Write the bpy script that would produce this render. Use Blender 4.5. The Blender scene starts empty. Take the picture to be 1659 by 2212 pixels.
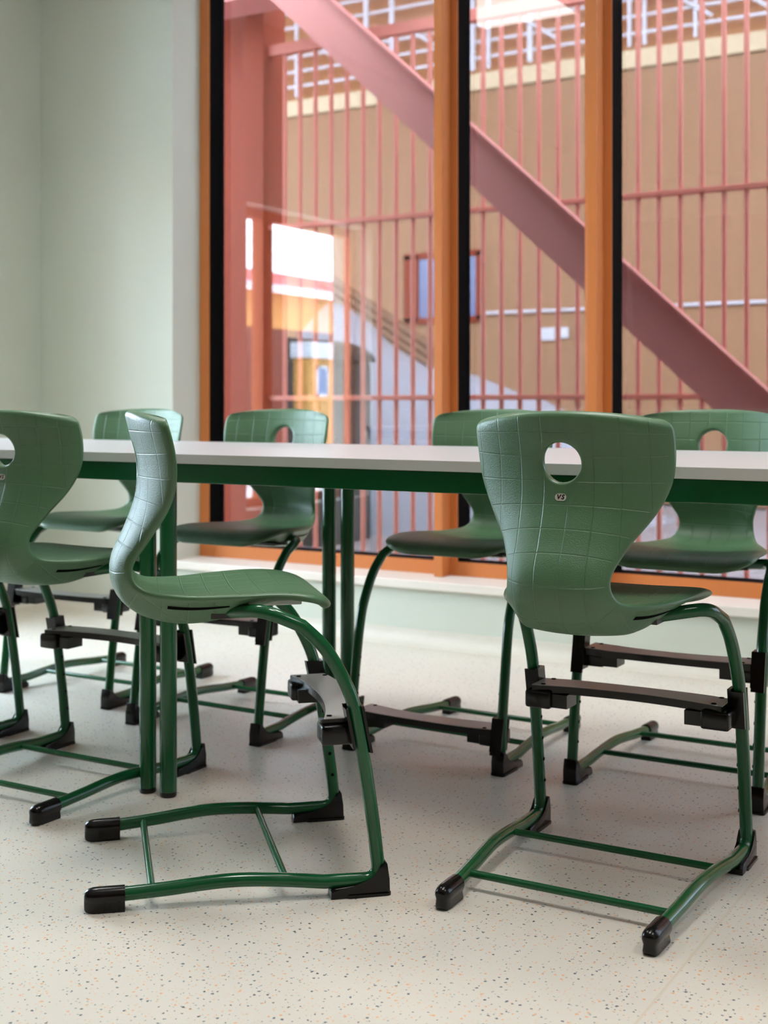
import bpy, bmesh, math, random
import numpy as np
from mathutils import Vector, Matrix

random.seed(7)
sc = bpy.context.scene
COL = sc.collection

# ------------------------------------------------------------------ camera
F_PX, W_PX, H_PX = 2750.0, 1659.0, 2212.0
CAM_H = 0.87
YAW = math.radians(31.0)           # the view looks left of the window wall's normal
cam_d = bpy.data.cameras.new('camera')
cam = bpy.data.objects.new('camera', cam_d)
COL.objects.link(cam)
cam.location = (0, 0, CAM_H)
cam.rotation_euler = (math.radians(90), 0, YAW)
cam_d.sensor_fit = 'HORIZONTAL'
cam_d.sensor_width = 36.0
cam_d.lens = 36.0 * F_PX / W_PX
cam_d.shift_y = -(H_PX / 2 - 877.0) / W_PX
cam_d.clip_start = 0.05
cam_d.clip_end = 200
cam_d.dof.use_dof = True
cam_d.dof.focus_distance = 2.2
cam_d.dof.aperture_fstop = 6.3
sc.camera = cam

# ------------------------------------------------------------------ sky, exposure
WORLD_STRENGTH = 25.0
LED_STRENGTH = 6.0
LAMP_WATT = 9.0
world = bpy.data.worlds.new('overcast_sky')
sc.world = world
world.use_nodes = True
bg = world.node_tree.nodes['Background']
bg.inputs['Color'].default_value = (0.68, 0.845, 1.0, 1)
bg.inputs['Strength'].default_value = WORLD_STRENGTH
sc.view_settings.view_transform = 'Standard'
sc.view_settings.look = 'None'
sc.view_settings.gamma = 1.0
sc.view_settings.use_curve_mapping = False
sc.view_settings.exposure = 0.2

# ------------------------------------------------------------------ materials
def s2l(r, g, b):
    f = lambda c: (c / 255 / 12.92) if c / 255 <= 0.04045 else ((c / 255 + 0.055) / 1.055) ** 2.4
    return (f(r), f(g), f(b), 1)

def mat(name, col, rough=0.5, spec=0.5, metal=0.0, noise=0.0, nscale=8.0, bump=0.0, bscale=300.0, stretch=None):
    m = bpy.data.materials.new(name)
    m.use_nodes = True
    nt = m.node_tree
    b = nt.nodes['Principled BSDF']
    b.inputs['Roughness'].default_value = rough
    b.inputs['Specular IOR Level'].default_value = spec
    b.inputs['Metallic'].default_value = metal
    tc = nt.nodes.new('ShaderNodeTexCoord')
    src = tc.outputs['Object']
    if stretch:
        mp = nt.nodes.new('ShaderNodeMapping')
        mp.inputs['Scale'].default_value = stretch
        nt.links.new(src, mp.inputs['Vector'])
        src = mp.outputs['Vector']
    n = nt.nodes.new('ShaderNodeTexNoise')
    n.inputs['Scale'].default_value = nscale
    n.inputs['Detail'].default_value = 3
    nt.links.new(src, n.inputs['Vector'])
    mx = nt.nodes.new('ShaderNodeMix')
    mx.data_type = 'RGBA'
    mx.inputs['A'].default_value = [c * (1 - noise) for c in col[:3]] + [1]
    mx.inputs['B'].default_value = [min(1, c * (1 + noise)) for c in col[:3]] + [1]
    nt.links.new(n.outputs['Fac'], mx.inputs['Factor'])
    nt.links.new(mx.outputs['Result'], b.inputs['Base Color'])
    if bump > 0:
        n2 = nt.nodes.new('ShaderNodeTexNoise')
        n2.inputs['Scale'].default_value = bscale
        n2.inputs['Detail'].default_value = 2
        nt.links.new(src, n2.inputs['Vector'])
        bp = nt.nodes.new('ShaderNodeBump')
        bp.inputs['Strength'].default_value = bump
        bp.inputs['Distance'].default_value = 0.001
        nt.links.new(n2.outputs['Fac'], bp.inputs['Height'])
        nt.links.new(bp.outputs['Normal'], b.inputs['Normal'])
    return m

def emit(name, col, strength):
    m = bpy.data.materials.new(name)
    m.use_nodes = True
    nt = m.node_tree
    nt.nodes.clear()
    e = nt.nodes.new('ShaderNodeEmission')
    e.inputs['Color'].default_value = col
    e.inputs['Strength'].default_value = strength
    o = nt.nodes.new('ShaderNodeOutputMaterial')
    nt.links.new(e.outputs[0], o.inputs['Surface'])
    return m

def glass_mat(name, tint, refl):
    m = bpy.data.materials.new(name)
    m.use_nodes = True
    nt = m.node_tree
    nt.nodes.clear()
    t = nt.nodes.new('ShaderNodeBsdfTransparent')
    t.inputs['Color'].default_value = tint
    g = nt.nodes.new('ShaderNodeBsdfGlossy')
    g.inputs['Roughness'].default_value = 0.0
    g.inputs['Color'].default_value = (1, 0.97, 0.97, 1)
    lw = nt.nodes.new('ShaderNodeLayerWeight')
    lw.inputs['Blend'].default_value = .5
    pw = nt.nodes.new('ShaderNodeMath'); pw.operation = 'POWER'; pw.inputs[1].default_value = 5
    nt.links.new(lw.outputs['Facing'], pw.inputs[0])
    ma = nt.nodes.new('ShaderNodeMath'); ma.operation = 'MULTIPLY_ADD'
    ma.inputs[1].default_value = 1 - refl; ma.inputs[2].default_value = refl
    ma.use_clamp = True
    nt.links.new(pw.outputs[0], ma.inputs[0])
    mx = nt.nodes.new('ShaderNodeMixShader')
    nt.links.new(ma.outputs[0], mx.inputs[0])
    nt.links.new(t.outputs[0], mx.inputs[1])
    nt.links.new(g.outputs[0], mx.inputs[2])
    o = nt.nodes.new('ShaderNodeOutputMaterial')
    nt.links.new(mx.outputs[0], o.inputs['Surface'])
    return m

def floor_mat():
    m = bpy.data.materials.new('speckled_rubber_floor')
    m.use_nodes = True
    nt = m.node_tree
    L = nt.links.new
    b = nt.nodes['Principled BSDF']
    b.inputs['Roughness'].default_value = 0.36
    b.inputs['Specular IOR Level'].default_value = 0.5
    tc = nt.nodes.new('ShaderNodeTexCoord')
    nz = nt.nodes.new('ShaderNodeTexNoise')
    nz.inputs['Scale'].default_value = 420
    nz.inputs['Detail'].default_value = 2
    L(tc.outputs['Object'], nz.inputs['Vector'])
    sub = nt.nodes.new('ShaderNodeVectorMath'); sub.operation = 'SUBTRACT'
    sub.inputs[1].default_value = (.5, .5, .5)
    L(nz.outputs['Color'], sub.inputs[0])
    scl = nt.nodes.new('ShaderNodeVectorMath'); scl.operation = 'SCALE'
    scl.inputs['Scale'].default_value = 0.006
    L(sub.outputs[0], scl.inputs[0])
    add = nt.nodes.new('ShaderNodeVectorMath'); add.operation = 'ADD'
    L(tc.outputs['Object'], add.inputs[0]); L(scl.outputs[0], add.inputs[1])
    base = (0.70, 0.65, 0.56, 1)
    prev = None
    lo = nt.nodes.new('ShaderNodeTexNoise'); lo.inputs['Scale'].default_value = 1.3
    L(tc.outputs['Object'], lo.inputs['Vector'])
    mb = nt.nodes.new('ShaderNodeMix'); mb.data_type = 'RGBA'
    mb.inputs['A'].default_value = [c * .97 for c in base[:3]] + [1]
    mb.inputs['B'].default_value = base
    L(lo.outputs['Fac'], mb.inputs['Factor'])
    prev = mb.outputs['Result']
    for scale, prob, size, cA, cB in ((74, .50, .13, s2l(80, 88, 98), s2l(226, 168, 120)),
                                       (118, .42, .135, s2l(130, 138, 135), s2l(228, 180, 135))):
        v = nt.nodes.new('ShaderNodeTexVoronoi')
        v.voronoi_dimensions = '2D'
        v.inputs['Scale'].default_value = scale
        L(add.outputs[0], v.inputs['Vector'])
        sp = nt.nodes.new('ShaderNodeSeparateColor')
        L(v.outputs['Color'], sp.inputs[0])
        mu = nt.nodes.new('ShaderNodeMath'); mu.operation = 'MULTIPLY_ADD'
        mu.inputs[1].default_value = size; mu.inputs[2].default_value = size * .45
        L(sp.outputs[1], mu.inputs[0])
        lt = nt.nodes.new('ShaderNodeMath'); lt.operation = 'LESS_THAN'
        L(v.outputs['Distance'], lt.inputs[0]); L(mu.outputs[0], lt.inputs[1])
        pr = nt.nodes.new('ShaderNodeMath'); pr.operation = 'LESS_THAN'
        pr.inputs[1].default_value = prob
        L(sp.outputs[0], pr.inputs[0])
        an = nt.nodes.new('ShaderNodeMath'); an.operation = 'MULTIPLY'
        L(lt.outputs[0], an.inputs[0]); L(pr.outputs[0], an.inputs[1])
        ck = nt.nodes.new('ShaderNodeMath'); ck.operation = 'GREATER_THAN'
        ck.inputs[1].default_value = .48
        L(sp.outputs[2], ck.inputs[0])
        cm = nt.nodes.new('ShaderNodeMix'); cm.data_type = 'RGBA'
        cm.inputs['A'].default_value = cA; cm.inputs['B'].default_value = cB
        L(ck.outputs[0], cm.inputs['Factor'])
        fm = nt.nodes.new('ShaderNodeMix'); fm.data_type = 'RGBA'
        L(an.outputs[0], fm.inputs['Factor'])
        L(prev, fm.inputs['A']); L(cm.outputs['Result'], fm.inputs['B'])
        prev = fm.outputs['Result']
    # welded seams every two metres
    sx = nt.nodes.new('ShaderNodeSeparateXYZ')
    L(tc.outputs['Object'], sx.inputs[0])
    o1 = nt.nodes.new('ShaderNodeMath'); o1.operation = 'ADD'; o1.inputs[1].default_value = .62 + 20
    L(sx.outputs[0], o1.inputs[0])
    o2 = nt.nodes.new('ShaderNodeMath'); o2.operation = 'PINGPONG'; o2.inputs[1].default_value = 1.0
    L(o1.outputs[0], o2.inputs[0])
    o3 = nt.nodes.new('ShaderNodeMath'); o3.operation = 'LESS_THAN'; o3.inputs[1].default_value = .0022
    L(o2.outputs[0], o3.inputs[0])
    sm = nt.nodes.new('ShaderNodeMix'); sm.data_type = 'RGBA'
    sm.inputs['B'].default_value = (.66, .58, .46, 1)
    L(o3.outputs[0], sm.inputs['Factor']); L(prev, sm.inputs['A'])
    L(sm.outputs['Result'], b.inputs['Base Color'])
    nb = nt.nodes.new('ShaderNodeTexNoise'); nb.inputs['Scale'].default_value = 60
    L(tc.outputs['Object'], nb.inputs['Vector'])
    bp = nt.nodes.new('ShaderNodeBump'); bp.inputs['Strength'].default_value = .06
    bp.inputs['Distance'].default_value = .002
    L(nb.outputs['Fac'], bp.inputs['Height']); L(bp.outputs['Normal'], b.inputs['Normal'])
    return m

def shell_mat():
    """green moulded plastic: fine grain and an engraved square grid laid in the shell's own metres"""
    m = bpy.data.materials.new('grained_green_plastic')
    m.use_nodes = True
    nt = m.node_tree
    L = nt.links.new
    b = nt.nodes['Principled BSDF']
    b.inputs['Base Color'].default_value = s2l(76, 112, 78)
    b.inputs['Roughness'].default_value = 0.38
    b.inputs['Specular IOR Level'].default_value = 0.6
    uv = nt.nodes.new('ShaderNodeUVMap'); uv.uv_map = 'metres'
    sp = nt.nodes.new('ShaderNodeSeparateXYZ'); L(uv.outputs[0], sp.inputs[0])
    hs = []
    for k, off in ((0, 10.0225), (1, 10.0)):
        a = nt.nodes.new('ShaderNodeMath'); a.operation = 'ADD'; a.inputs[1].default_value = off * 1.0
        L(sp.outputs[k], a.inputs[0])
        p = nt.nodes.new('ShaderNodeMath'); p.operation = 'PINGPONG'; p.inputs[1].default_value = .0225
        L(a.outputs[0], p.inputs[0])
        r = nt.nodes.new('ShaderNodeMapRange'); r.interpolation_type = 'SMOOTHSTEP'
        r.inputs['From Min'].default_value = .0004; r.inputs['From Max'].default_value = .0016
        L(p.outputs[0], r.inputs['Value'])
        hs.append(r.outputs[0])
    mn = nt.nodes.new('ShaderNodeMath'); mn.operation = 'MINIMUM'
    L(hs[0], mn.inputs[0]); L(hs[1], mn.inputs[1])
    tc = nt.nodes.new('ShaderNodeTexCoord')
    nz = nt.nodes.new('ShaderNodeTexNoise'); nz.inputs['Scale'].default_value = 520
    nz.inputs['Detail'].default_value = 2
    L(tc.outputs['Object'], nz.inputs['Vector'])
    g = nt.nodes.new('ShaderNodeMath'); g.operation = 'MULTIPLY_ADD'
    g.inputs[1].default_value = .85
    L(nz.outputs['Fac'], g.inputs[0]); L(mn.outputs[0], g.inputs[2])
    at = nt.nodes.new('ShaderNodeAttribute'); at.attribute_name = 'grained'
    gm = nt.nodes.new('ShaderNodeMix'); gm.data_type = 'FLOAT'
    gm.inputs['A'].default_value = 1.15
    L(at.outputs['Fac'], gm.inputs['Factor']); L(g.outputs[0], gm.inputs['B'])
    bp = nt.nodes.new('ShaderNodeBump'); bp.inputs['Strength'].default_value = .85
    bp.inputs['Distance'].default_value = .0010
    L(gm.outputs['Result'], bp.inputs['Height']); L(bp.outputs['Normal'], b.inputs['Normal'])
    rr = nt.nodes.new('ShaderNodeMapRange')
    rr.inputs['To Min'].default_value = .28; rr.inputs['To Max'].default_value = .40
    L(mn.outputs[0], rr.inputs['Value']); L(rr.outputs[0], b.inputs['Roughness'])
    return m

M = {}
M['floor'] = floor_mat()
M['shell'] = shell_mat()
M['wall'] = mat('pale_green_paint', (.605, .635, .545, 1), .55, .4, noise=.02, nscale=3, bump=.08, bscale=180)
M['ceil'] = mat('white_ceiling', (.78, .77, .74, 1), .8, .2, noise=.02)
M['cove'] = mat('cream_skirting', (.70, .655, .57, 1), .42, .4, noise=.03, nscale=40)
M['sill'] = mat('whitewashed_sill', (.80, .74, .66, 1), .4, .4, noise=.05, nscale=6, stretch=(1, 12, 12))
M['tube'] = mat('dark_green_enamel', s2l(17, 84, 45), .16, .5, noise=.02, nscale=30)
M['black'] = mat('black_plastic', (.005, .0047, .0047, 1), .2, .35, noise=.1, nscale=60, bump=.05, bscale=500)
M['hole'] = mat('dark_recess', (.004, .004, .004, 1), .9, .05, noise=.1)
M['steel'] = mat('dark_steel', (.05, .05, .05, 1), .4, .5, metal=.4, noise=.1, nscale=30)
M['clear'] = mat('grey_clear_plastic', (.50, .52, .48, 1), .2, .5, noise=.05, nscale=20)
M['board'] = mat('grey_laminate', (.40, .385, .36, 1), .3, .5, noise=.03, nscale=60, bump=.05, bscale=600)
M['badge'] = mat('grey_badge', (.55, .52, .48, 1), .35, .5, noise=.05, nscale=200)
M['ink'] = mat('black_print', (.01, .01, .01, 1), .5, .3, noise=.05)
M['slash'] = mat('orange_print', (.5, .16, .07, 1), .5, .3, noise=.05)
M['top'] = mat('white_laminate', (.49, .49, .495, 1), .33, .5, noise=.015, nscale=90, bump=.04, bscale=500)
M['edge'] = mat('grey_white_edge', (.55, .545, .51, 1), .45, .4, noise=.02, nscale=60)
M['under'] = mat('grey_underside', (.20, .195, .18, 1), .55, .4, noise=.03, nscale=20)
M['orange'] = mat('orange_wood_frame', s2l(205, 122, 64), .38, .45, noise=.06, nscale=5, stretch=(20, 20, 1))
M['gasket'] = mat('black_gasket', (.002, .002, .002, 1), .8, .06, noise=.1)
M['glass'] = glass_mat('window_glass', (.45, .445, .455, 1), .085)
M['glassb'] = glass_mat('side_window_glass', (.95, .96, .96, 1), .04)
M['led'] = emit('led_diffuser', (1.0, .98, .95, 1), LED_STRENGTH)
M['white'] = mat('white_paint', (.75, .75, .74, 1), .4, .4, noise=.02)
M['rod'] = mat('terracotta_steel', s2l(214, 126, 106), .4, .4, noise=.06, nscale=6)
M['beam'] = mat('dusty_red_steel', s2l(212, 138, 128), .45, .4, noise=.05, nscale=5)
M['clad'] = mat('orange_timber_cladding', s2l(174, 132, 96), .7, .3, noise=.10, nscale=3, stretch=(6, 6, .3))
M['clad2'] = mat('orange_brick_panel', s2l(186, 128, 82), .75, .3, noise=.12, nscale=4)
M['cream'] = mat('cream_fascia', s2l(226, 205, 165), .6, .3, noise=.04)
M['lattice'] = mat('white_lattice_paint', s2l(225, 226, 232), .5, .4, noise=.03)
M['tera'] = mat('terracotta_render', s2l(148, 62, 36), .7, .3, noise=.08, nscale=3)
M['snow'] = mat('snow', (.40, .405, .44, 1), .7, .3, noise=.04, nscale=3, bump=.4, bscale=12)
M['bounce'] = mat('bounce_snow', (.80, .82, .85, 1), .7, .3, noise=.04, nscale=3)  # white ground cover added to bounce sky light through the side window
M['yard'] = mat('grey_paving', (.36, .33, .33, 1), .7, .3, noise=.12, nscale=2)
M['bark'] = mat('dark_grey_lid', (.03, .026, .028, 1), .45, .4, noise=.1, nscale=8)
M['plank'] = mat('weathered_plank', s2l(150, 112, 84), .7, .3, noise=.15, nscale=5, stretch=(1, 12, 12))
M['yellow'] = mat('yellow_cladding', s2l(206, 148, 78), .7, .3, noise=.06, nscale=4, stretch=(1, 8, .4))
M['roof'] = mat('red_roof', s2l(186, 62, 56), .6, .3, noise=.08, nscale=4)
M['bluepane'] = mat('dark_blue_pane', s2l(112, 122, 160), .15, .6, noise=.1, nscale=2)
M['oak'] = mat('brown_cabinet', s2l(120, 76, 52), .5, .4, noise=.12, nscale=4, stretch=(8, 8, .5))
M['hedge'] = mat('dark_fence_boards', s2l(70, 58, 50), .8, .2, noise=.15, nscale=5)

# ------------------------------------------------------------------ mesh helpers
def link(name, me, m=None, parent=None, smooth=False):
    if m is not None:
        me.materials.append(m)
    if smooth:
        for p in me.polygons:
            p.use_smooth = True
    o = bpy.data.objects.new(name, me)
    COL.objects.link(o)
    if parent is not None:
        o.parent = parent
    return o

def from_bm(name, bm, m=None, parent=None, smooth=False, angle=None):
    bmesh.ops.recalc_face_normals(bm, faces=bm.faces[:])
    me = bpy.data.meshes.new(name)
    bm.to_mesh(me)
    bm.free()
    o = link(name, me, m, parent, smooth)
    if angle is not None:
        me.set_sharp_from_angle(angle=math.radians(angle))
    return o

def add_box(bm, x0, x1, y0, y1, z0, z1):
    v = [bm.verts.new(p) for p in ((x0, y0, z0), (x1, y0, z0), (x1, y1, z0), (x0, y1, z0),
                                    (x0, y0, z1), (x1, y0, z1), (x1, y1, z1), (x0, y1, z1))]
    for f in ((0, 3, 2, 1), (4, 5, 6, 7), (0, 1, 5, 4), (1, 2, 6, 5), (2, 3, 7, 6), (3, 0, 4, 7)):
        bm.faces.new([v[i] for i in f])
    return v

def box(name, x0, x1, y0, y1, z0, z1, m, parent=None, bevel=0.0):
    bm = bmesh.new()
    add_box(bm, x0, x1, y0, y1, z0, z1)
    if bevel:
        bmesh.ops.bevel(bm, geom=bm.edges[:], offset=bevel, segments=2, affect='EDGES', profile=.5)
    return from_bm(name, bm, m, parent)

def boxes(name, lst, m, parent=None):
    bm = bmesh.new()
    for b in lst:
        add_box(bm, *b)
    return from_bm(name, bm, m, parent)

def extrude(bm, pts, axis, a0, a1):
    """closed polygon of 2-D points swept along an axis (0 = x, 1 = y, 2 = z)"""
    def P(p, a):
        return (a, p[0], p[1]) if axis == 0 else (p[0], a, p[1]) if axis == 1 else (p[0], p[1], a)
    A = [bm.verts.new(P(p, a0)) for p in pts]
    B = [bm.verts.new(P(p, a1)) for p in pts]
    n = len(pts)
    for i in range(n):
        bm.faces.new((A[i], A[(i + 1) % n], B[(i + 1) % n], B[i]))
    bm.faces.new(A[::-1])
    bm.faces.new(B)

def fillet(pts, rad, seg=6):
    """polyline with rounded corners; rad per point"""
    pts = [Vector(p) for p in pts]
    out = [pts[0]]
    for i in range(1, len(pts) - 1):
        a, b, c = pts[i - 1], pts[i], pts[i + 1]
        r = rad[i]
        if r <= 0:
            out.append(b)
            continue
        d1 = (a - b).normalized(); d2 = (c - b).normalized()
        k = min(r, (a - b).length * .49, (c - b).length * .49)
        p0 = b + d1 * k; p2 = b + d2 * k
        for j in range(seg + 1):
            t = j / seg
            out.append(p0 * (1 - t) ** 2 + b * 2 * t * (1 - t) + p2 * t * t)
    out.append(pts[-1])
    return out

def smooth_path(pts, n=8):
    """Catmull-Rom through points"""
    P = [Vector(p) for p in pts]
    P = [P[0] * 2 - P[1]] + P + [P[-1] * 2 - P[-2]]
    out = []
    for i in range(1, len(P) - 2):
        p0, p1, p2, p3 = P[i - 1:i + 3]
        for j in range(n):
            t = j / n
            out.append(.5 * ((2 * p1) + (p2 - p0) * t + (2 * p0 - 5 * p1 + 4 * p2 - p3) * t * t + (3 * p1 - p0 - 3 * p2 + p3) * t ** 3))
    out.append(P[-2])
    return out

def add_tube(bm, path, r, seg=14, cap=True):
    rings = []
    prevn = None
    for i, p in enumerate(path):
        t = (path[min(i + 1, len(path) - 1)] - path[max(i - 1, 0)]).normalized()
        if prevn is None:
            ref = Vector((0, 0, 1)) if abs(t.z) < .9 else Vector((1, 0, 0))
            n = (ref - t * ref.dot(t)).normalized()
        else:
            n = (prevn - t * prevn.dot(t)).normalized()
        prevn = n
        b = t.cross(n)
        rr = r[i] if isinstance(r, (list, tuple)) else r
        rings.append([bm.verts.new(p + (n * math.cos(2 * math.pi * k / seg) + b * math.sin(2 * math.pi * k / seg)) * rr) for k in range(seg)])
    for a, b in zip(rings[:-1], rings[1:]):
        for k in range(seg):
            bm.faces.new((a[k], a[(k + 1) % seg], b[(k + 1) % seg], b[k]))
    if cap:
        bm.faces.new(rings[0][::-1]); bm.faces.new(rings[-1])

def tube(name, path, r, m, parent=None, seg=14):
    bm = bmesh.new()
    add_tube(bm, [Vector(p) for p in path], r, seg)
    return from_bm(name, bm, m, parent, smooth=True, angle=50)

def empty(name, loc=(0, 0, 0), rz=0.0):
    o = bpy.data.objects.new(name, None)
    o.empty_display_size = .05
    COL.objects.link(o)
    o.location = loc
    o.rotation_euler = (0, 0, rz)
    return o

def tag(o, label=None, cat=None, group=None, kind=None):
    if label: o['label'] = label
    if cat: o['category'] = cat
    if group: o['group'] = group
    if kind: o['kind'] = kind
    return o

def struct(o, label=None):
    o['kind'] = 'structure'
    if label: o['label'] = label
    return o

def copy_tree(o, parent=None):
    c = o.copy()
    COL.objects.link(c)
    c.parent = parent
    for ch in list(o.children):
        copy_tree(ch, c)
    return c

# ================================================================== THE ROOM
VW, VF, VG = 4.05, 4.225, 4.30          # inner wall face, window frame face, glass
UL, UR, VB, ZC = -4.21, 4.0, -3.0, 3.0  # left wall, right wall, back wall, ceiling
OP0, OP1, SILL, HEAD = -3.45, 3.2, .235, 2.92

struct(box('floor', UL - .3, UR + .3, VB - .3, VF + .2, -.12, 0, M['floor']), 'cream speckled rubber floor with fine welded seams')
struct(box('ceiling', UL - .3, UR + .3, VB - .3, VF + .2, ZC, ZC + .2, M['ceil']), 'white ceiling')
VO = VF + .16
struct(boxes('wall_front', [(UL - .3, OP0, VW, VO, 0, ZC), (OP1, UR + .3, VW, VO, 0, ZC),
                            (OP0, OP1, VW, VO, 0, SILL - .035), (OP0, OP1, VW, VO, HEAD, ZC)], M['wall']),
       'pale green wall with a pier beside the window')
# left wall with its window opening (seen mirrored in the glass)
LW0, LW1, LZ0, LZ1 = 1.74, 3.18, .30, 1.985
struct(boxes('wall_left', [(UL - .3, UL, VB, LW0, 0, ZC), (UL - .3, UL, LW1, VW, 0, ZC),
                           (UL - .3, UL, LW0, LW1, 0, LZ0), (UL - .3, UL, LW0, LW1, LZ1, ZC)], M['wall']),
       'pale green side wall in shade at the left edge')
struct(box('wall_back', UL - .3, UR + .3, VB - .3, VB, 0, ZC, M['wall']), 'wall behind the viewer')
box('panelling', UL, UR, VB, VB + .03, 0, 2.61, M['oak'], bpy.data.objects['wall_back'])
struct(box('wall_right', UR, UR + .3, VB, VW, 0, ZC, M['wall']), 'pale green wall on the right')

# coved skirting
def cove(name, axis, a0, a1, wall, sgn):
    pts = [(wall, .0), (wall, .056), (wall + sgn * .006, .056)]
    for k in range(9):
        t = math.pi / 2 * k / 8
        pts.append((wall + sgn * (.046 - .040 * math.cos(t)), .044 - .040 * math.sin(t)) if False else
                   (wall + sgn * (.006 + .040 * (1 - math.cos(t))), .003 + .043 * (1 - math.sin(t))))
    pts.append((wall + sgn * .05, .0))
    bm = bmesh.new()
    extrude(bm, pts, axis, a0, a1)
    return struct(from_bm(name, bm, M['cove'], smooth=True, angle=40))
cove('baseboard_front', 0, UL, UR, VW, -1)
cove('baseboard_left', 1, VB, VW, UL, 1)
cove('baseboard_right', 1, VB, VW, UR, -1)

# window sill board
struct(box('trim_1', OP0, OP1, VW - .022, VO, SILL - .032, SILL, M['sill'], bevel=.004), 'whitewashed timber window sill')

# ------------------------------------------------------------------ window facing the yard
win = struct(empty('window_1', (-2.0, VF, SILL)), 'tall orange framed window wall with black gaskets')
def wl(x): return x + 2.0
def wbox(name, x0, x1, y0, y1, z0, z1, m, parent=None, bevel=0):
    return box(name, wl(x0), wl(x1), y0 - VF, y1 - VF, z0 - SILL, z1 - SILL, m, parent or win, bevel)
mulls = [(-2.283, -2.246), (-1.680, -1.638), (-.560, -.520), (.05, .09), (1.20, 1.24), (1.80, 1.84)]
edges = [OP0] + [v for mm in mulls for v in mm] + [OP1]
FT = .287
for k in range(0, len(edges), 2):
    a, b = edges[k], edges[k + 1]
    fl = .049 if k == 0 else .028
    fr_ = .03
    z0, z1 = SILL, HEAD
    zi0, zi1 = FT, HEAD - .05
    # black body with orange cladding strip on its room side
    bm = bmesh.new()
    for bb in ((a, a + fl, z0, z1), (b - fr_, b, z0, z1), (a + fl, b - fr_, z0, zi0), (a + fl, b - fr_, zi1, z1)):
        add_box(bm, wl(bb[0]), wl(bb[1]), .004, .105, bb[2] - SILL, bb[3] - SILL)
    from_bm('frame', bm, M['gasket'], win)
    bm = bmesh.new()
    for bb in ((a, a + fl, z0, z1), (b - fr_, b, z0, z1), (a + fl, b - fr_, z0, zi0), (a + fl, b - fr_, zi1, z1)):
        add_box(bm, wl(bb[0]), wl(bb[1]), 0, .004, bb[2] - SILL, bb[3] - SILL)
    from_bm('frame_cladding', bm, M['orange'], win)
    wbox('pane', a + fl, b - fr_, VG, VG + .006, zi0, zi1, M['glass'])
for a, b in mulls:
    wbox('mullion', a, b, VF - .066, VF + .105, SILL, HEAD, M['orange'], bevel=.003)

# ------------------------------------------------------------------ window in the left wall
w2 = struct(empty('window_2', (UL - .16, 0, LZ0)), 'orange framed side window')
def side_frame(parent, m0, m1):
    h = LZ1 - LZ0
    boxes('frame', [(-.03, .03, LW0, LW0 + .04, 0, h), (-.03, .03, LW1 - .04, LW1, 0, h),
                    (-.03, .03, LW0, LW1, 0, .05), (-.03, .03, LW0, LW1, h - .05, h)], M['orange'], parent)
    box('mullion', -.04, .04, m0, m1, 0, h, M['orange'], parent, .003)
    box('pane', -.003, .003, LW0 + .04, m0, .05, h - .05, M['glassb'], parent)
    box('pane', -.003, .003, m1, LW1 - .04, .05, h - .05, M['glassb'], parent)
side_frame(w2, 2.64, 2.735)
# ------------------------------------------------------------------ ceiling lights
def light(u, v, label, proto=[None]):
    if proto[0] is None:
        r = empty('ceiling_light', (u, v, ZC))
        boxes('housing', [(-.29, .29, -.29, -.275, -.03, 0), (-.29, .29, .275, .29, -.03, 0),
                          (-.29, -.275, -.275, .275, -.03, 0), (.275, .29, -.275, .275, -.03, 0)], M['white'], r)
        box('diffuser', -.275, .275, -.275, .275, -.026, -.008, M['led'], r)
        la = bpy.data.lights.new('led_lamp', 'AREA')
        la.shape = 'SQUARE'; la.size = .54; la.energy = LAMP_WATT; la.color = (1.0, .98, .95)
        la.spread = math.radians(125)
        lo_ = bpy.data.objects.new('lamp', la); COL.objects.link(lo_); lo_.parent = r
        lo_.location = (0, 0, -.028)
        proto[0] = r
    else:
        r = copy_tree(proto[0])
        r.location = (u, v, ZC)
    tag(r, label, 'ceiling light', 'square LED panels on the ceiling')
light(-2.90, 2.50, 'square white LED ceiling panel mirrored in the upper window glass')
OFF = 'square white LED ceiling panel outside the picture, above the viewer'
for u, v in ((-.95, 2.8), (-.95, 1.6), (.9, 1.65)):
    light(u, v, OFF)

# ================================================================== THE CHAIR
def spline(xs, ys):
    """natural cubic spline -> callable"""
    xs = np.asarray(xs, float); ys = np.asarray(ys, float)
    n = len(xs); h = np.diff(xs)
    A = np.zeros((n, n)); r = np.zeros(n)
    A[0, 0] = A[-1, -1] = 1
    for i in range(1, n - 1):
        A[i, i - 1] = h[i - 1]; A[i, i] = 2 * (h[i - 1] + h[i]); A[i, i + 1] = h[i]
        r[i] = 6 * ((ys[i + 1] - ys[i]) / h[i] - (ys[i] - ys[i - 1]) / h[i - 1])
    mm = np.linalg.solve(A, r)
    def f(x):
        i = int(min(max(np.searchsorted(xs, x) - 1, 0), n - 2))
        a = (xs[i + 1] - x) / h[i]; b = (x - xs[i]) / h[i]
        return a * ys[i] + b * ys[i + 1] + ((a ** 3 - a) * mm[i] + (b ** 3 - b) * mm[i + 1]) * h[i] ** 2 / 6
    return f

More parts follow.
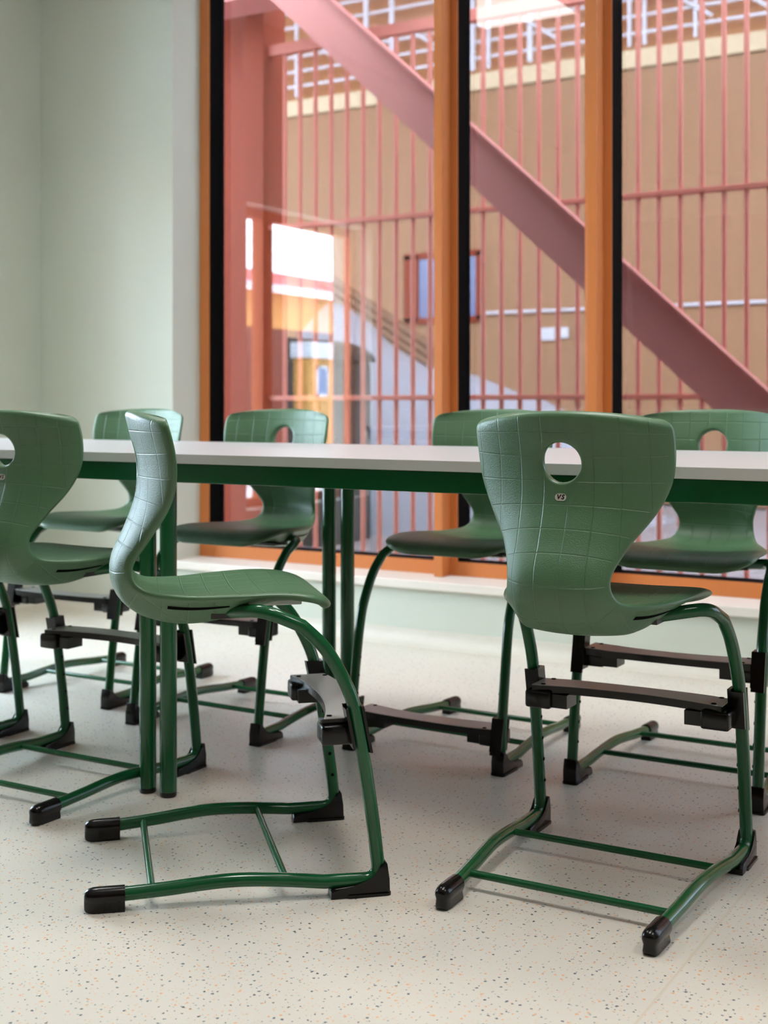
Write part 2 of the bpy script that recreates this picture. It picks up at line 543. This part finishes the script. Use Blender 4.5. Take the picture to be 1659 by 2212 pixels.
#        y      z     half-w  edge   belly
PROF = [(-.174, .864, .181, .052, .000),
        (-.163, .820, .184, .053, .000),
        (-.153, .775, .183, .053, .000),
        (-.150, .735, .175, .051, .000),
        (-.155, .694, .152, .045, .000),
        (-.167, .658, .126, .037, .000),
        (-.182, .622, .106, .030, .000),
        (-.194, .593, .096, .025, .002),
        (-.195, .566, .094, .021, .006),
        (-.182, .541, .099, .018, .014),
        (-.157, .527, .110, .016, .024),
        (-.125, .522, .127, .016, .031),
        (-.080, .520, .148, .016, .033),
        (-.030, .522, .166, .016, .028),
        (.020, .526, .176, .014, .016),
        (.065, .530, .179, .011, .004),
        (.100, .532, .180, .007, .000),
        (.135, .530, .179, .003, .000),
        (.160, .523, .176, .001, .000),
        (.176, .512, .173, .000, .000),
        (.184, .500, .170, .000, .000)]
PA = np.array(PROF)
S_ = np.r_[0, np.cumsum(np.hypot(np.diff(PA[:, 0]), np.diff(PA[:, 1])))]
LEN = S_[-1]
fy, fz = spline(S_, PA[:, 0]), spline(S_, PA[:, 1])
lin = lambda col: (lambda s: float(np.interp(s, DS, DV[col])))
DS = np.linspace(0, LEN, 400)
DV = {c: np.array([spline(S_, PA[:, c])(s) for s in DS]) for c in (2, 3, 4)}
DV[4] = np.maximum(DV[4], 0)
fw0, fe, fb = lin(2), lin(3), lin(4)
TH = .0195
def fw(s):
    w = fw0(s)
    r = .030
    if s < r:
        w = w - r + math.sqrt(max(0, r * r - (r - s) ** 2))
    r2 = .075
    if s > LEN - r2:
        k = (s - (LEN - r2)) / r2
        w = w - .075 * (1 - math.sqrt(max(0, 1 - k ** 2.2)))
    return w
def shell_pt(u, s, f, extra=0.0):
    """f = 0 sitting face .. 1 outer face; u in -1..1 across, s metres along the profile"""
    s = min(max(s, 0), LEN)
    w = fw(s)
    e = 1e-4
    ty = fy(min(s + e, LEN)) - fy(max(s - e, 0)); tz = fz(min(s + e, LEN)) - fz(max(s - e, 0))
    l = math.hypot(ty, tz); ty /= l; tz /= l
    ny, nz = -tz, ty
    au = abs(u)
    lift = fe(s) * au ** 2.1
    sag = .026 * au ** 2.2 * max(0, 1 - s / .16) ** 2
    rnd = math.sqrt(max(0, 1 - au ** 11))
    re = .010
    if s < re: rnd *= math.sqrt(max(0, 1 - ((re - s) / re) ** 2))
    if s > LEN - re: rnd *= math.sqrt(max(0, 1 - ((s - LEN + re) / re) ** 2))
    p = 1.0 if au < .62 else (0.0 if au > .97 else .5 + .5 * math.cos(math.pi * (au - .62) / .35))
    bel = fb(s) * p * (rnd if au > .95 else 1)
    front = -TH / 2 * (1 - rnd)
    rear = -TH / 2 * (1 + rnd) - bel
    off = lift + front + (rear - front) * f - (extra if f > .5 else -extra)
    return Vector((u * w, fy(s) + ny * off - ty * -sag * 1.0, fz(s) + nz * off + tz * sag))

def build_shell(parent):
    NU = 40
    us = [math.sin(math.pi / 2 * k / (NU / 2)) ** 1 if False else None for k in range(1)]
    ku = np.linspace(-1, 1, NU + 1)
    us = [float(np.sign(k) * (1 - (1 - abs(k)) ** 1.45)) for k in ku]
    ss = list(np.concatenate([[0, .0010, .0025, .005, .008, .012, .016, .021, .028, .036], np.linspace(.046, LEN - .05, 72),
                              [LEN - .042, LEN - .034, LEN - .026, LEN - .019, LEN - .013, LEN - .008, LEN - .004, LEN - .0015, LEN]]))
    NS = len(ss) - 1
    # hole block
    sh = float(np.interp(-.775, -np.array([fz(s) for s in DS[:200]]), DS[:200]))
    ra, rs = .0345, .0365
    wloc = fw(sh)
    i0 = max(i for i in range(NU + 1) if us[i] * wloc < -.056); i1 = min(i for i in range(NU + 1) if us[i] * wloc > .056)
    j0 = max(j for j in range(NS + 1) if ss[j] < sh - .054); j1 = min(j for j in range(NS + 1) if ss[j] > sh + .054)
    verts, faces, uvs, rims = [], [], [], []
    def V(u, s, f, ex=0.0):
        verts.append(shell_pt(u, s, f, ex)); uvs.append((u * fw(s), s))
        d = min((1 - abs(u)) * fw(s), s, LEN - s, math.hypot(u * wloc, s - sh) - .0395)
        rims.append(min(1, max(0, (d - .006) / .003))); return len(verts) - 1
    grids = []
    for f in (0, 1):
        g = {}
        for j in range(NS + 1):
            for i in range(NU + 1):
                if i0 < i < i1 and j0 < j < j1:
                    continue
                if f == 1 and (i in (0, NU) or j in (0, NS)):
                    g[i, j] = grids[0][i, j]
                else:
                    g[i, j] = V(us[i], ss[j], f)
        grids.append(g)
        for j in range(NS):
            for i in range(NU):
                if i0 <= i < i1 and j0 <= j < j1:
                    continue
                q = (g[i, j], g[i + 1, j], g[i + 1, j + 1], g[i, j + 1])
                faces.append(q if f == 0 else q[::-1])
    loop = [(i, j0) for i in range(i0, i1)] + [(i1, j) for j in range(j0, j1)] + [(i, j1) for i in range(i1, i0, -1)] + [(i0, j) for j in range(j1, j0, -1)]
    n = len(loop)
    rim = {}
    rho = .0055
    K = 5
    for f in (0, 1):
        prev = [grids[f][q] for q in loop]
        for k in range(1, K + 1):
            cur = []
            for (i, j) in loop:
                a, s = us[i] * wloc, ss[j]
                th = math.atan2((s - sh) / rs, a / ra)
                ca, cs = (ra + rho) * math.cos(th), sh + (rs + rho) * math.sin(th)
                t = (k / K) ** .8
                aa, s2 = a * (1 - t) + ca * t, s * (1 - t) + cs * t
                cur.append(V(aa / wloc, s2, f))
            for q in range(n):
                fc = (prev[q], prev[(q + 1) % n], cur[(q + 1) % n], cur[q])
                faces.append(fc if f == 0 else fc[::-1])
            prev = cur
        rim[f] = prev
    prev = rim[0]
    for k in range(1, 7):
        if k == 6:
            cur = rim[1]
        else:
            ph = math.pi * k / 6
            cur = []
            for (i, j) in loop:
                a, s = us[i] * wloc, ss[j]
                th = math.atan2((s - sh) / rs, a / ra)
                d = rho * (1 - math.sin(ph))
                cur.append(V((ra + d) * math.cos(th) / wloc, sh + (rs + d) * math.sin(th), .5 - .5 * math.cos(ph)))
        for q in range(n):
            faces.append((prev[q], prev[(q + 1) % n], cur[(q + 1) % n], cur[q]))
        prev = cur
    me = bpy.data.meshes.new('shell')
    me.from_pydata(verts, [], faces)
    me.update()
    uvl = me.uv_layers.new(name='metres')
    for lp in me.loops:
        uvl.data[lp.index].uv = uvs[lp.vertex_index]
    at = me.attributes.new('grained', 'FLOAT', 'POINT')
    at.data.foreach_set('value', rims)
    bm = bmesh.new(); bm.from_mesh(me)
    bmesh.ops.recalc_face_normals(bm, faces=bm.faces[:])
    bm.to_mesh(me); bm.free()
    o = link('shell', me, M['shell'], parent, True)
    return o

def s_at_y(y):
    return float(np.interp(y, [fy(s) for s in DS[210:]], DS[210:]))

def build_slot(parent, side):
    bm = bmesh.new()
    s0, s1 = s_at_y(-.118), s_at_y(-.012)
    rows = []
    for k in range(15):
        t = k / 14
        s = s0 + (s1 - s0) * t
        hw = .020 * (1 - .35 * t)
        rows.append([bm.verts.new(shell_pt(side * uu, s, 1, .0007)) for uu in (.865 - hw, .865, .865 + hw)])
    for a, b in zip(rows[:-1], rows[1:]):
        for k in range(2):
            bm.faces.new((a[k], a[k + 1], b[k + 1], b[k]))
    return from_bm('slot', bm, M['hole'], parent)

def text_mesh(body, size, shear, offset):
    cu = bpy.data.curves.new('txt', 'FONT')
    cu.body = body
    cu.size = size
    cu.shear = shear
    cu.offset = offset
    cu.extrude = .00012
    cu.align_x = 'CENTER'
    cu.align_y = 'CENTER'
    cu.resolution_u = 3
    o = bpy.data.objects.new('txt', cu)
    COL.objects.link(o)
    dg = bpy.context.evaluated_depsgraph_get()
    me = bpy.data.meshes.new_from_object(o.evaluated_get(dg))
    bpy.data.objects.remove(o)
    bpy.data.curves.remove(cu)
    return me

def build_badge(shell):
    sb = float(np.interp(-.711, -np.array([fz(s) for s in DS[:200]]), DS[:200]))
    c = shell_pt(0, sb, 1)
    up = (shell_pt(0, sb - .006, 1) - shell_pt(0, sb + .006, 1)).normalized()
    right = Vector((1, 0, 0))
    nrm = right.cross(up)
    Mx = Matrix((right, up, nrm)).transposed().to_4x4()
    Mx.translation = c
    bm = bmesh.new()
    pts = []
    for k in range(13):
        a = -math.pi / 2 + math.pi * k / 12
        pts.append((.0040 + .0062 * math.cos(a), .0062 * math.sin(a)))
    for k in range(13):
        a = math.pi / 2 + math.pi * k / 12
        pts.append((-.0040 + .0062 * math.cos(a), .0062 * math.sin(a)))
    extrude(bm, pts, 2, -.001, .0009)
    b = from_bm('badge', bm, M['badge'], shell)
    b.matrix_local = Mx
    me = text_mesh('V', .0112, .22, .00055)
    l1 = link('lettering', me, M['ink'], shell)
    l1.matrix_local = Mx @ Matrix.Translation((-.0039, 0, .001))
    me = text_mesh('S', .0112, .22, .00055)
    l2 = link('lettering', me, M['ink'], shell)
    l2.matrix_local = Mx @ Matrix.Translation((.0039, 0, .001))
    bm = bmesh.new()
    extrude(bm, [(-.0013, -.0036), (-.0005, -.0036), (.0013, .0036), (.0005, .0036)], 2, .0009, .0011)
    sl = from_bm('stripe', bm, M['slash'], shell)
    sl.matrix_local = Mx

TR = .0122      # tube radius
LEGPATH = [(.200, .060, .5065), (.2035, .112, .480), (.206, .150, .442), (.208, .178, .397), (.2095, .199, .350), (.2105, .210, .305),
           (.2115, .222, .235), (.212, .234, .155), (.212, .243, .085)]
RUNPATH = [(.2105, .150, .0275), (.207, .095, .0335), (.2035, .035, .0385), (.2005, -.015, .0400), (.1965, -.065, .0370), (.1920, -.125, .0315), (.1860, -.205, .0265), (.1845, -.232, .0252)]
def leg_y(z):
    ys = [p[1] for p in LEGPATH]; zs = [p[2] for p in LEGPATH]
    return float(np.interp(-z, [-q for q in zs], ys))

def build_frame(parent, side):
    head = fillet([(.085, -.030, .492), (.150, .012, .502), (.196, .046, .5085), LEGPATH[1]], [0, .05, .05, 0])
    lp = smooth_path([LEGPATH[1]] + LEGPATH[2:], 6)
    foot = fillet([LEGPATH[-1], (.2125, .2495, .026), RUNPATH[0]], [0, .052, 0], 10)
    rp = smooth_path(RUNPATH, 6)
    path = head[:-1] + lp[:-1] + foot[1:-1] + rp
    path = [Vector((p.x * side, p.y, p.z)) for p in path]
    return tube('frame_tube', path, TR, M['tube'], parent, 16)

def build_corner(parent, side):
    prof = [(.158, 0), (.262, 0), (.266, .004), (.2645, .030), (.2610, .057), (.2500, .055), (.2465, .046), (.2370, .034), (.2220, .026), (.2000, .0215), (.1660, .019), (.159, .012)]
    bm = bmesh.new()
    extrude(bm, prof, 0, .2120 - .0158, .2120 + .0158)
    bmesh.ops.bevel(bm, geom=bm.edges[:], offset=.0022, segments=2, affect='EDGES', profile=.5)
    # base flange spreading on the floor
    v = len(bm.verts)
    fl = bmesh.new()
    extrude(fl, [(.186, .0), (.268, .0), (.268, .0045), (.186, .0065)], 0, .2120 - .0185, .2120 + .0185)
    bmesh.ops.bevel(fl, geom=[e for e in fl.edges if abs(e.verts[0].co.z - e.verts[1].co.z) > .003], offset=.008, segments=4, affect='EDGES', profile=.5)
    tmp = bpy.data.meshes.new('tmp'); fl.to_mesh(tmp); fl.free(); bm.from_mesh(tmp); bpy.data.meshes.remove(tmp)
    for q in bm.verts:
        q.co.x *= side
    return from_bm('corner_glide', bm, M['black'], parent, smooth=True, angle=35)

def build_cap(parent, side):
    bm = bmesh.new()
    rings = []
    stations = [(-.196, 1.0), (-.240, 1.0), (-.250, .96), (-.257, .85), (-.262, .66), (-.2645, .40), (-.2652, .12)]
    for y, k in stations:
        cx_ = .1862 - (-.205 - y) * .03
        r = .0158 * k
        cz = .0262
        ring = []
        for a in range(0, 19):                 # rounded upper part
            t = math.radians(-25 + 230 * a / 18)
            ring.append((cx_ + r * math.cos(t), cz + r * math.sin(t)))
        zb = .0 + (1 - k) * .010
        wv = .0135 * (k ** .7)
        ring += [(cx_ - wv * .86, cz - .0125 * k), (cx_ - wv, zb + .004), (cx_ - wv * .92, zb), (cx_ + wv * .92, zb), (cx_ + wv, zb + .004), (cx_ + wv * .86, cz - .0125 * k)]
        rings.append([bm.verts.new((side * p[0], y, p[1])) for p in ring])
    n = len(rings[0])
    for a, b in zip(rings[:-1], rings[1:]):
        for k in range(n):
            bm.faces.new((a[k], a[(k + 1) % n], b[(k + 1) % n], b[k]))
    bm.faces.new(rings[0][::-1]); bm.faces.new(rings[-1])
    return from_bm('end_cap', bm, M['black'], parent, smooth=True, angle=50)

FZ = .311        # footrest board top
def build_footrest(parent):
    fr = empty('footrest', (0, 0, 0)); fr.parent = parent
    top, lay = [], []
    yl = leg_y(FZ)
    xs = [(-.194 + .388 * k / 24) for k in range(25)]
    rear = [(x, yl - .058 + .027 * (1 - (x / .194) ** 2)) for x in xs]
    frontl = [(x, yl + .027 - .006 * (x / .194) ** 4 * 2 + .004 * (1 - (x / .194) ** 2)) for x in xs]
    poly = rear + frontl[::-1]
    # notch the front corners clear of the tubes
    poly = [(max(-.19, min(.19, p[0])), p[1]) for p in poly]
    bm = bmesh.new()
    extrude(bm, poly, 2, FZ - .016, FZ - .0012)
    brd = from_bm('board_core', bm, M['black'], fr)
    ins = []
    for (x, y) in rear: ins.append((x * .985, y + .0015))
    for (x, y) in frontl[::-1]: ins.append((x * .985, y - .0015))
    bm = bmesh.new()
    extrude(bm, ins, 2, FZ - .0012, FZ)
    from_bm('board_top', bm, M['board'], fr)
    for sx in (-1, 1):
        for yy, xx in ((yl - .043, .172), (yl + .012, .172)):
            bm = bmesh.new()
            bmesh.ops.create_cone(bm, cap_ends=True, segments=12, radius1=.0052, radius2=.0048, depth=.0016)
            s = from_bm('screw', bm, M['hole'], fr)
            s.location = (sx * xx, yy, FZ + .0004)
    for sx in (-1, 1):
        bm = bmesh.new()
        # block under the board
        add_box(bm, .150, .205, yl - .062, yl + .004, FZ - .046, FZ - .010)
        bmesh.ops.bevel(bm, geom=bm.edges[:], offset=.006, segments=3, affect='EDGES', profile=.5)
        add_box(bm, .118, .17, yl - .052, yl + .000, FZ - .043, FZ - .016)
        # cheeks hugging the tube before and behind, following its slope, and the inner web
        for (dy0, dy1, za, zb, x0, x1) in ((-.0175, -.0118, FZ - .050, FZ + .022, .193, .2215), (.0118, .0172, FZ - .058, FZ + .026, .193, .2215), (-.0175, .0172, FZ - .050, FZ + .026, .1915, .1985)):
            vs = []
            for z in (za, zb):
                yc = leg_y(z)
                for x, dy in ((x0, dy0), (x1, dy0), (x1, dy1), (x0, dy1)):
                    vs.append(bm.verts.new((x, yc + dy, z)))
            for f in ((0, 3, 2, 1), (4, 5, 6, 7), (0, 1, 5, 4), (1, 2, 6, 5), (2, 3, 7, 6), (3, 0, 4, 7)):
                bm.faces.new([vs[i] for i in f])
        for q in bm.verts:
            q.co.x *= sx
        from_bm('clamp', bm, M['black'], fr, smooth=True, angle=35)
    return fr

def build_chair():
    r = empty('school_chair')
    sh = build_shell(r)
    build_badge(sh)
    for s in (1, -1):
        build_slot(sh, s)
    for s in (1, -1):
        build_frame(r, s)
        build_corner(r, s)
        build_cap(r, s)
    for y, x in ((.082, .2055), (-.150, .1895)):
        zc = float(np.interp(-y, [-p[1] for p in RUNPATH], [p[2] for p in RUNPATH]))
        tube('crossbar', [(-x, y, zc), (x, y, zc)], .0068, M['tube'], r, 12)
    # steel plate and its flanges under the seat
    bm = bmesh.new()
    add_box(bm, -.105, .105, -.050, .030, .4840, .4900)
    add_box(bm, -.128, -.105, -.042, .010, .4860, .5040)
    add_box(bm, .105, .128, -.042, .010, .4860, .5040)
    from_bm('seat_bracket', bm, M['steel'], r)
    for s in (1, -1):
        box('spacer', min(s * .055, s * .085), max(s * .055, s * .085), .02, .13, .500, .515, M['clear'], r, .002)
    for s in (1, -1):
        for z in (.095, .140, .185, .230):
            bm = bmesh.new()
            bmesh.ops.create_cone(bm, cap_ends=True, segments=10, radius1=.0036, radius2=.0036, depth=.0012)
            h = from_bm('adjustment_hole', bm, M['hole'], r)
            h.location = (s * (.2118 - TR), leg_y(z), z)
            h.rotation_euler = (0, math.pi / 2, 0)
    build_footrest(r)
    return r

proto = build_chair()
SPOTS = [
    # u, v, heading, label, footrest drop
    (-1.506, 1.926, -46.0, 'green plastic chair turned side-on in the foreground, pulled out from the table'),
    (-.868, 2.197, 1.3, 'large green chair seen from behind in front of the table, round hole and badge visible'),
    (-2.172, 2.143, 1.2, 'green chair seen from behind at the left edge, half cut off by the picture'),
    (-2.800, 2.170, 1.0, 'green chair off the left edge, only one front leg and foot showing'),
    (-2.782, 2.978, 180.8, 'green chair across the table in front of the pale wall pier, facing the viewer'),
    (-2.172, 2.885, 179.7, 'green chair across the table beside the left window jamb, facing the viewer'),
    (-1.519, 2.971, 178.7, 'green chair across the table with its footrest set down near the floor'),
    (-.933, 2.995, 180.7, 'green chair across the table at the right edge, facing the viewer with its hole showing'),
]
for i, (u, v, hd, lab) in enumerate(SPOTS):
    o = proto if i == 0 else copy_tree(proto)
    o.location = (u, v, 0)
    o.rotation_euler = (0, 0, math.radians(hd))
    tag(o, lab, 'chair', 'green school chairs around the table')
    if i == 6:
        for ch in o.children:
            if ch.name.startswith('footrest'):
                ch.location = (0, leg_y(.105) - leg_y(FZ), .105 - FZ)

# ================================================================== THE TABLES
def build_table(length, flip):
    r = empty('table')
    D, T, Z = .80, .0215, .765
    hx, hy = length / 2, D / 2
    bm = bmesh.new()
    add_box(bm, -hx, hx, -hy, hy, Z - T, Z)
    ob = from_bm('table_top', bm, None, r)
    me = ob.data
    for mm in (M['top'], M['edge'], M['under']):
        me.materials.append(mm)
    for p in me.polygons:
        p.material_index = 0 if p.normal.z > .5 else 2 if p.normal.z < -.5 else 1
    bv = ob.modifiers.new('edge', 'BEVEL'); bv.width = .0012; bv.segments = 2
    zi0, zi1 = Z - T - .042, Z - T
    ins, th = .012, .022
    box('apron', -hx + ins, hx - ins, -hy + ins, -hy + ins + th, zi0, zi1, M['tube'], r, .002)
    box('apron', -hx + ins, hx - ins, hy - ins - th, hy - ins, zi0, zi1, M['tube'], r, .002)
    box('apron', -hx + ins, -hx + ins + th, -hy + ins + th, hy - ins - th, zi0, zi1, M['tube'], r, .002)
    box('apron', hx - ins - th, hx - ins, -hy + ins + th, hy - ins - th, zi0, zi1, M['tube'], r, .002)
    for sx in (-1, 1):
        for sy in (-1, 1):
            x, y = sx * (hx - .0295), sy * (hy - .030)
            lg = tube('leg', [(x, y, .012), (x, y, zi0 + .004)], .0190, M['tube'], r, 24)
            tube('foot', [(x, y, 0), (x, y, .003), (x, y, .014)], [.017, .0188, .0188], M['black'], lg, 20)
    return r
JOINT = -1.9045
V0 = 2.156
ta = build_table(1.6, 0)
ta.location = (JOINT + .8005, V0 + .4, 0)
tag(ta, 'white topped table with green legs, right of the twin legs', 'table', 'tables pushed end to end')
tb = copy_tree(ta)
tb.location = (JOINT - .8005, V0 + .4, 0)
tag(tb, 'white topped table with green legs, left of the twin legs', 'table', 'tables pushed end to end')

# ================================================================== THE YARD OUTSIDE
struct(box('ground', -30, 12, VO, 40, -.3, -.02, M['yard']), 'grey paved yard outside')
struct(box('ground_side', -40, UL - .3, -30, VO, -.3, -.02, M['bounce']), 'yard beyond the side window, snow cover added to bounce light indoors')

# unseen roof deck, added to keep sky light off the building opposite
cn = empty('added_shade_canopy', (-4, 8.6, 0))
box('deck', -7, 6, -1.7, 2.2, 5.7, 5.9, M['beam'], cn)
for k in range(7):
    box('joist', -6.9 + 2.1 * k - .06, -6.9 + 2.1 * k + .06, -1.7, 2.2, 5.5, 5.7, M['beam'], cn)
for k in range(2):
    box('post', -6.8 + 12.5 * k - .08, -6.8 + 12.5 * k + .08, -1.5, -1.34, -.02, 5.5, M['beam'], cn)
tag(cn, 'unseen dusty red roof deck added above the picture to shade the yard', 'canopy')

# screen of vertical rods
sr = empty('rod_screen', (-4.2, 5.6, 0))
rod0 = None
for k in range(58):
    u = -3.986 + .0990 * k
    if rod0 is None:
        rod0 = tube('rod', [(0, 0, .0), (0, 0, 2.78)], .0125, M['rod'], sr, 10)
        rr = rod0
    else:
        rr = rod0.copy(); COL.objects.link(rr); rr.parent = sr
    rr.location = (u + 4.2, 0, 0)
for z, h in ((.015, .04), (.912, .026), (1.832, .026), (2.79, .06)):
    box('rail', -.02, 5.8, -.022, .022, z - h / 2, z + h / 2, M['rod'], sr, .004)
box('post', -.02, .115, -.06, .06, 0, 3.6, M['tera'], sr, .006)
tag(sr, 'terracotta steel screen of slim vertical rods outside the window', 'screen')

# steel stair: stringers and treads descending to the right
st = empty('outdoor_stair', (-2.691, 5.25, 0))
sl = -.915
def stringer(v0, v1, name='stringer'):
    bm = bmesh.new()
    a, b = -1.75, 2.5
    z0 = 2.169
    pts = [(a, z0 + sl * a - .262), (a, z0 + sl * a), (b, z0 + sl * b), (b, z0 + sl * b - .262)]
    extrude(bm, pts, 1, v0, v1)
    o = from_bm(name, bm, M['beam'], st)
    bm = bmesh.new()
    extrude(bm, [(a, z0 + sl * a), (a, z0 + sl * a + .012), (b, z0 + sl * b + .012), (b, z0 + sl * b)], 1, v0 - .03, v1 + .02)
    extrude(bm, [(a, z0 + sl * a - .274), (a, z0 + sl * a - .262), (b, z0 + sl * b - .262), (b, z0 + sl * b - .274)], 1, v0 - .0, v1 + .02)
    from_bm('flange', bm, M['beam'], o)
stringer(0, .02)
box('landing', -2.6, -.45, .02, .27, 2.98, 3.2, M['beam'], st)
tag(st, 'dusty red steel stair stringer running diagonally down behind the glass', 'stair')

# terracotta side wall beyond the screen's end post
struct(box('wall_outer', -7.5, -4.2, 5.66, 5.9, 0, 5, M['tera']), 'terracotta outer wall left of the rod screen')

# timber clad building across the yard
fb_ = empty('timber_building', (-4, 11, 0))
FX = 4.0
box('wall', -9, 9, 0, .4, 0, 3.90, M['clad'], fb_)
box('upper_wall', -9, 9, .05, .4, 4.07, 8, M['clad2'], fb_)
box('fascia', -9, 9, -.05, .4, 3.91, 4.07, M['cream'], fb_)
wn = boxes('window', [(-2.36, -2.20, -.03, .03, 1.70, 2.36), (-1.56, -1.50, -.03, .03, 1.70, 2.36), (-2.36, -1.5, -.03, .03, 2.32, 2.38), (-2.36, -1.5, -.03, .03, 1.68, 1.74)], M['tera'], fb_)
box('glass', -2.20, -1.56, -.015, .01, 1.74, 2.32, M['bluepane'], wn)
tube('conduit', [(-1.45, -.03, 1.76), (6, -.03, 1.76)], .016, M['lattice'], fb_, 8)
sg = box('sign', -.88, -.745, -.03, 0, 1.485, 1.60, M['lattice'], fb_)
box('sign', -.705, -.61, -.03, 0, 1.50, 1.60, M['lattice'], fb_)
# white steel lattice along the upper wall
for k in range(9):
    z = 4.20 + .155 * k
    box('lattice_bar', -9, 9, -.10, -.07, z - .012, z + .012, M['lattice'], fb_)
for u in (-3.6, -2.75, -2.45, -1.55, -1.38, -.95, -.2, .02, .16, .62, 1.35, 2.1, 2.3):
    w = .045 if int(u * 100) % 2 else .028
    box('lattice_post', u - w / 2, u + w / 2, -.13, -.10, 4.08, 5.6, M['lattice'], fb_)
for u in (-3.4, -2.3, -1.2, .22, .70, 1.5):
    tube('lattice_brace', [(u, -.14, 4.62), (u + .55, -.14, 4.24)], .018, M['lattice'], fb_, 6)
tag(fb_, 'orange timber clad building across the yard with cream band and white lattice', 'building')

# snow bank with its smooth ridge falling to the right
def snow_bank():
    bm = bmesh.new()
    ridge = [(-6.0, .0), (-5.85, .9), (-5.72, 1.55), (-5.58, 1.70), (-5.42, 1.60), (-5.25, 1.42), (-5.0, 1.25), (-4.86, 1.17), (-4.69, 1.14), (-4.36, 1.10), (-4.1, 1.01), (-3.88, .93), (-3.74, .85), (-3.5, .6), (-3.3, .2), (-3.1, -.05)]
    rows = []
    for (u, h) in ridge:
        row = []
        for j in range(13):
            t = -1 + 2 * j / 12
            v = 8.6 + t * 1.15
            z = -.05 + (h + .05) * max(0, 1 - abs(t) ** 2.2) + .02 * math.sin(u * 5 + j)
            row.append(bm.verts.new((u + 4.8, v - 8.6, z)))
        rows.append(row)
    for a, b in zip(rows[:-1], rows[1:]):
        for j in range(12):
            bm.faces.new((a[j], a[j + 1], b[j + 1], b[j]))
    o = from_bm('snow_bank', bm, M['snow'], smooth=True)
    o.location = (-4.8, 8.6, 0)
    tag(o, 'grey white snow bank sloping down to the right behind the rods', 'snow bank')
snow_bank()

# plank ramp behind the snow
rp_ = empty('plank_ramp', (-5.9, 10.0, 0))
for k in range(5):
    bm = bmesh.new()
    z = k * .075
    extrude(bm, [(-.75, 2.10 - z), (-.75, 2.16 - z), (.55, 1.36 - z), (.55, 1.30 - z)], 1, -.1 - .02 * k, -.02 - .02 * k)
    from_bm('plank', bm, M['plank'], rp_)
for u, h in ((-.66, 1.75), (.4, 1.05)):
    box('upright', u, u + .08, 0, .08, -.02, h, M['plank'], rp_)
tag(rp_, 'brown plank balustrade sloping down across the timber building', 'ramp')

# dark rounded storage box
def dark_box():
    r = empty('storage_box', (-4.87, 6.95, 0))
    box('body', -.42, .42, -.3, .3, -.02, 1.16, M['bark'], r, .02)
    bm = bmesh.new()
    pts = [(-.44, 1.16)] + [(-.44 * math.cos(math.pi * k / 10), 1.16 + .16 * math.sin(math.pi * k / 10)) for k in range(1, 10)] + [(.44, 1.16)]
    extrude(bm, pts, 1, -.32, .32)
    from_bm('lid', bm, M['bark'], r)
    tag(r, 'dark storage box with arched lid standing in front of the snow bank', 'storage box')
dark_box()

# ------------------------------------------------------------------ seen only as a reflection: house beyond the side window
hs = empty('yellow_house', (-14, -11.5, 0))
box('wall', -3, 0, -9, 6, 0, 3.0, M['yellow'], hs)
bm = bmesh.new()
extrude(bm, [(.35, 3.02), (.35, 3.10), (-3.0, 3.9), (-3.0, 3.6)], 1, -9.5, 6.5)
from_bm('roof', bm, M['roof'], hs)
box('gutter', .30, .42, -9.5, 6.5, 2.98, 3.08, M['lattice'], hs)
tag(hs, 'yellow house with red roof and white gutter mirrored in the left pane', 'house')
fc = empty('board_fence', (-9, -6, 0))
for k in range(40):
    if k == 0:
        b0 = box('board', -.012, .012, -.098, .098, 0, 1.80, M['hedge'], fc); bb = b0
    else:
        bb = b0.copy(); COL.objects.link(bb); bb.parent = fc
    bb.location = (0, -4 + .2 * k, 0)
tag(fc, 'dark board fence in front of the yellow house, mirrored in the glass', 'fence')
an = empty('yellow_shed', (-8.2, -3.64, 0))
box('wall', -.2, 0, -.27, .27, -.02, 1.42, M['yellow'], an)
box('roof', -.23, .05, -.29, .29, 1.42, 1.60, M['lattice'], an)
boxes('window_frame', [(0, .02, -.12, -.09, .98, 1.33), (0, .02, .08, .11, .98, 1.33), (0, .02, -.12, .11, .98, 1.01), (0, .02, -.12, .11, 1.30, 1.33)], M['lattice'], an)
box('window_pane', -.005, .008, -.09, .08, 1.01, 1.30, M['bluepane'], an)
tag(an, 'narrow yellow shed with white framed window mirrored in the left pane', 'shed')
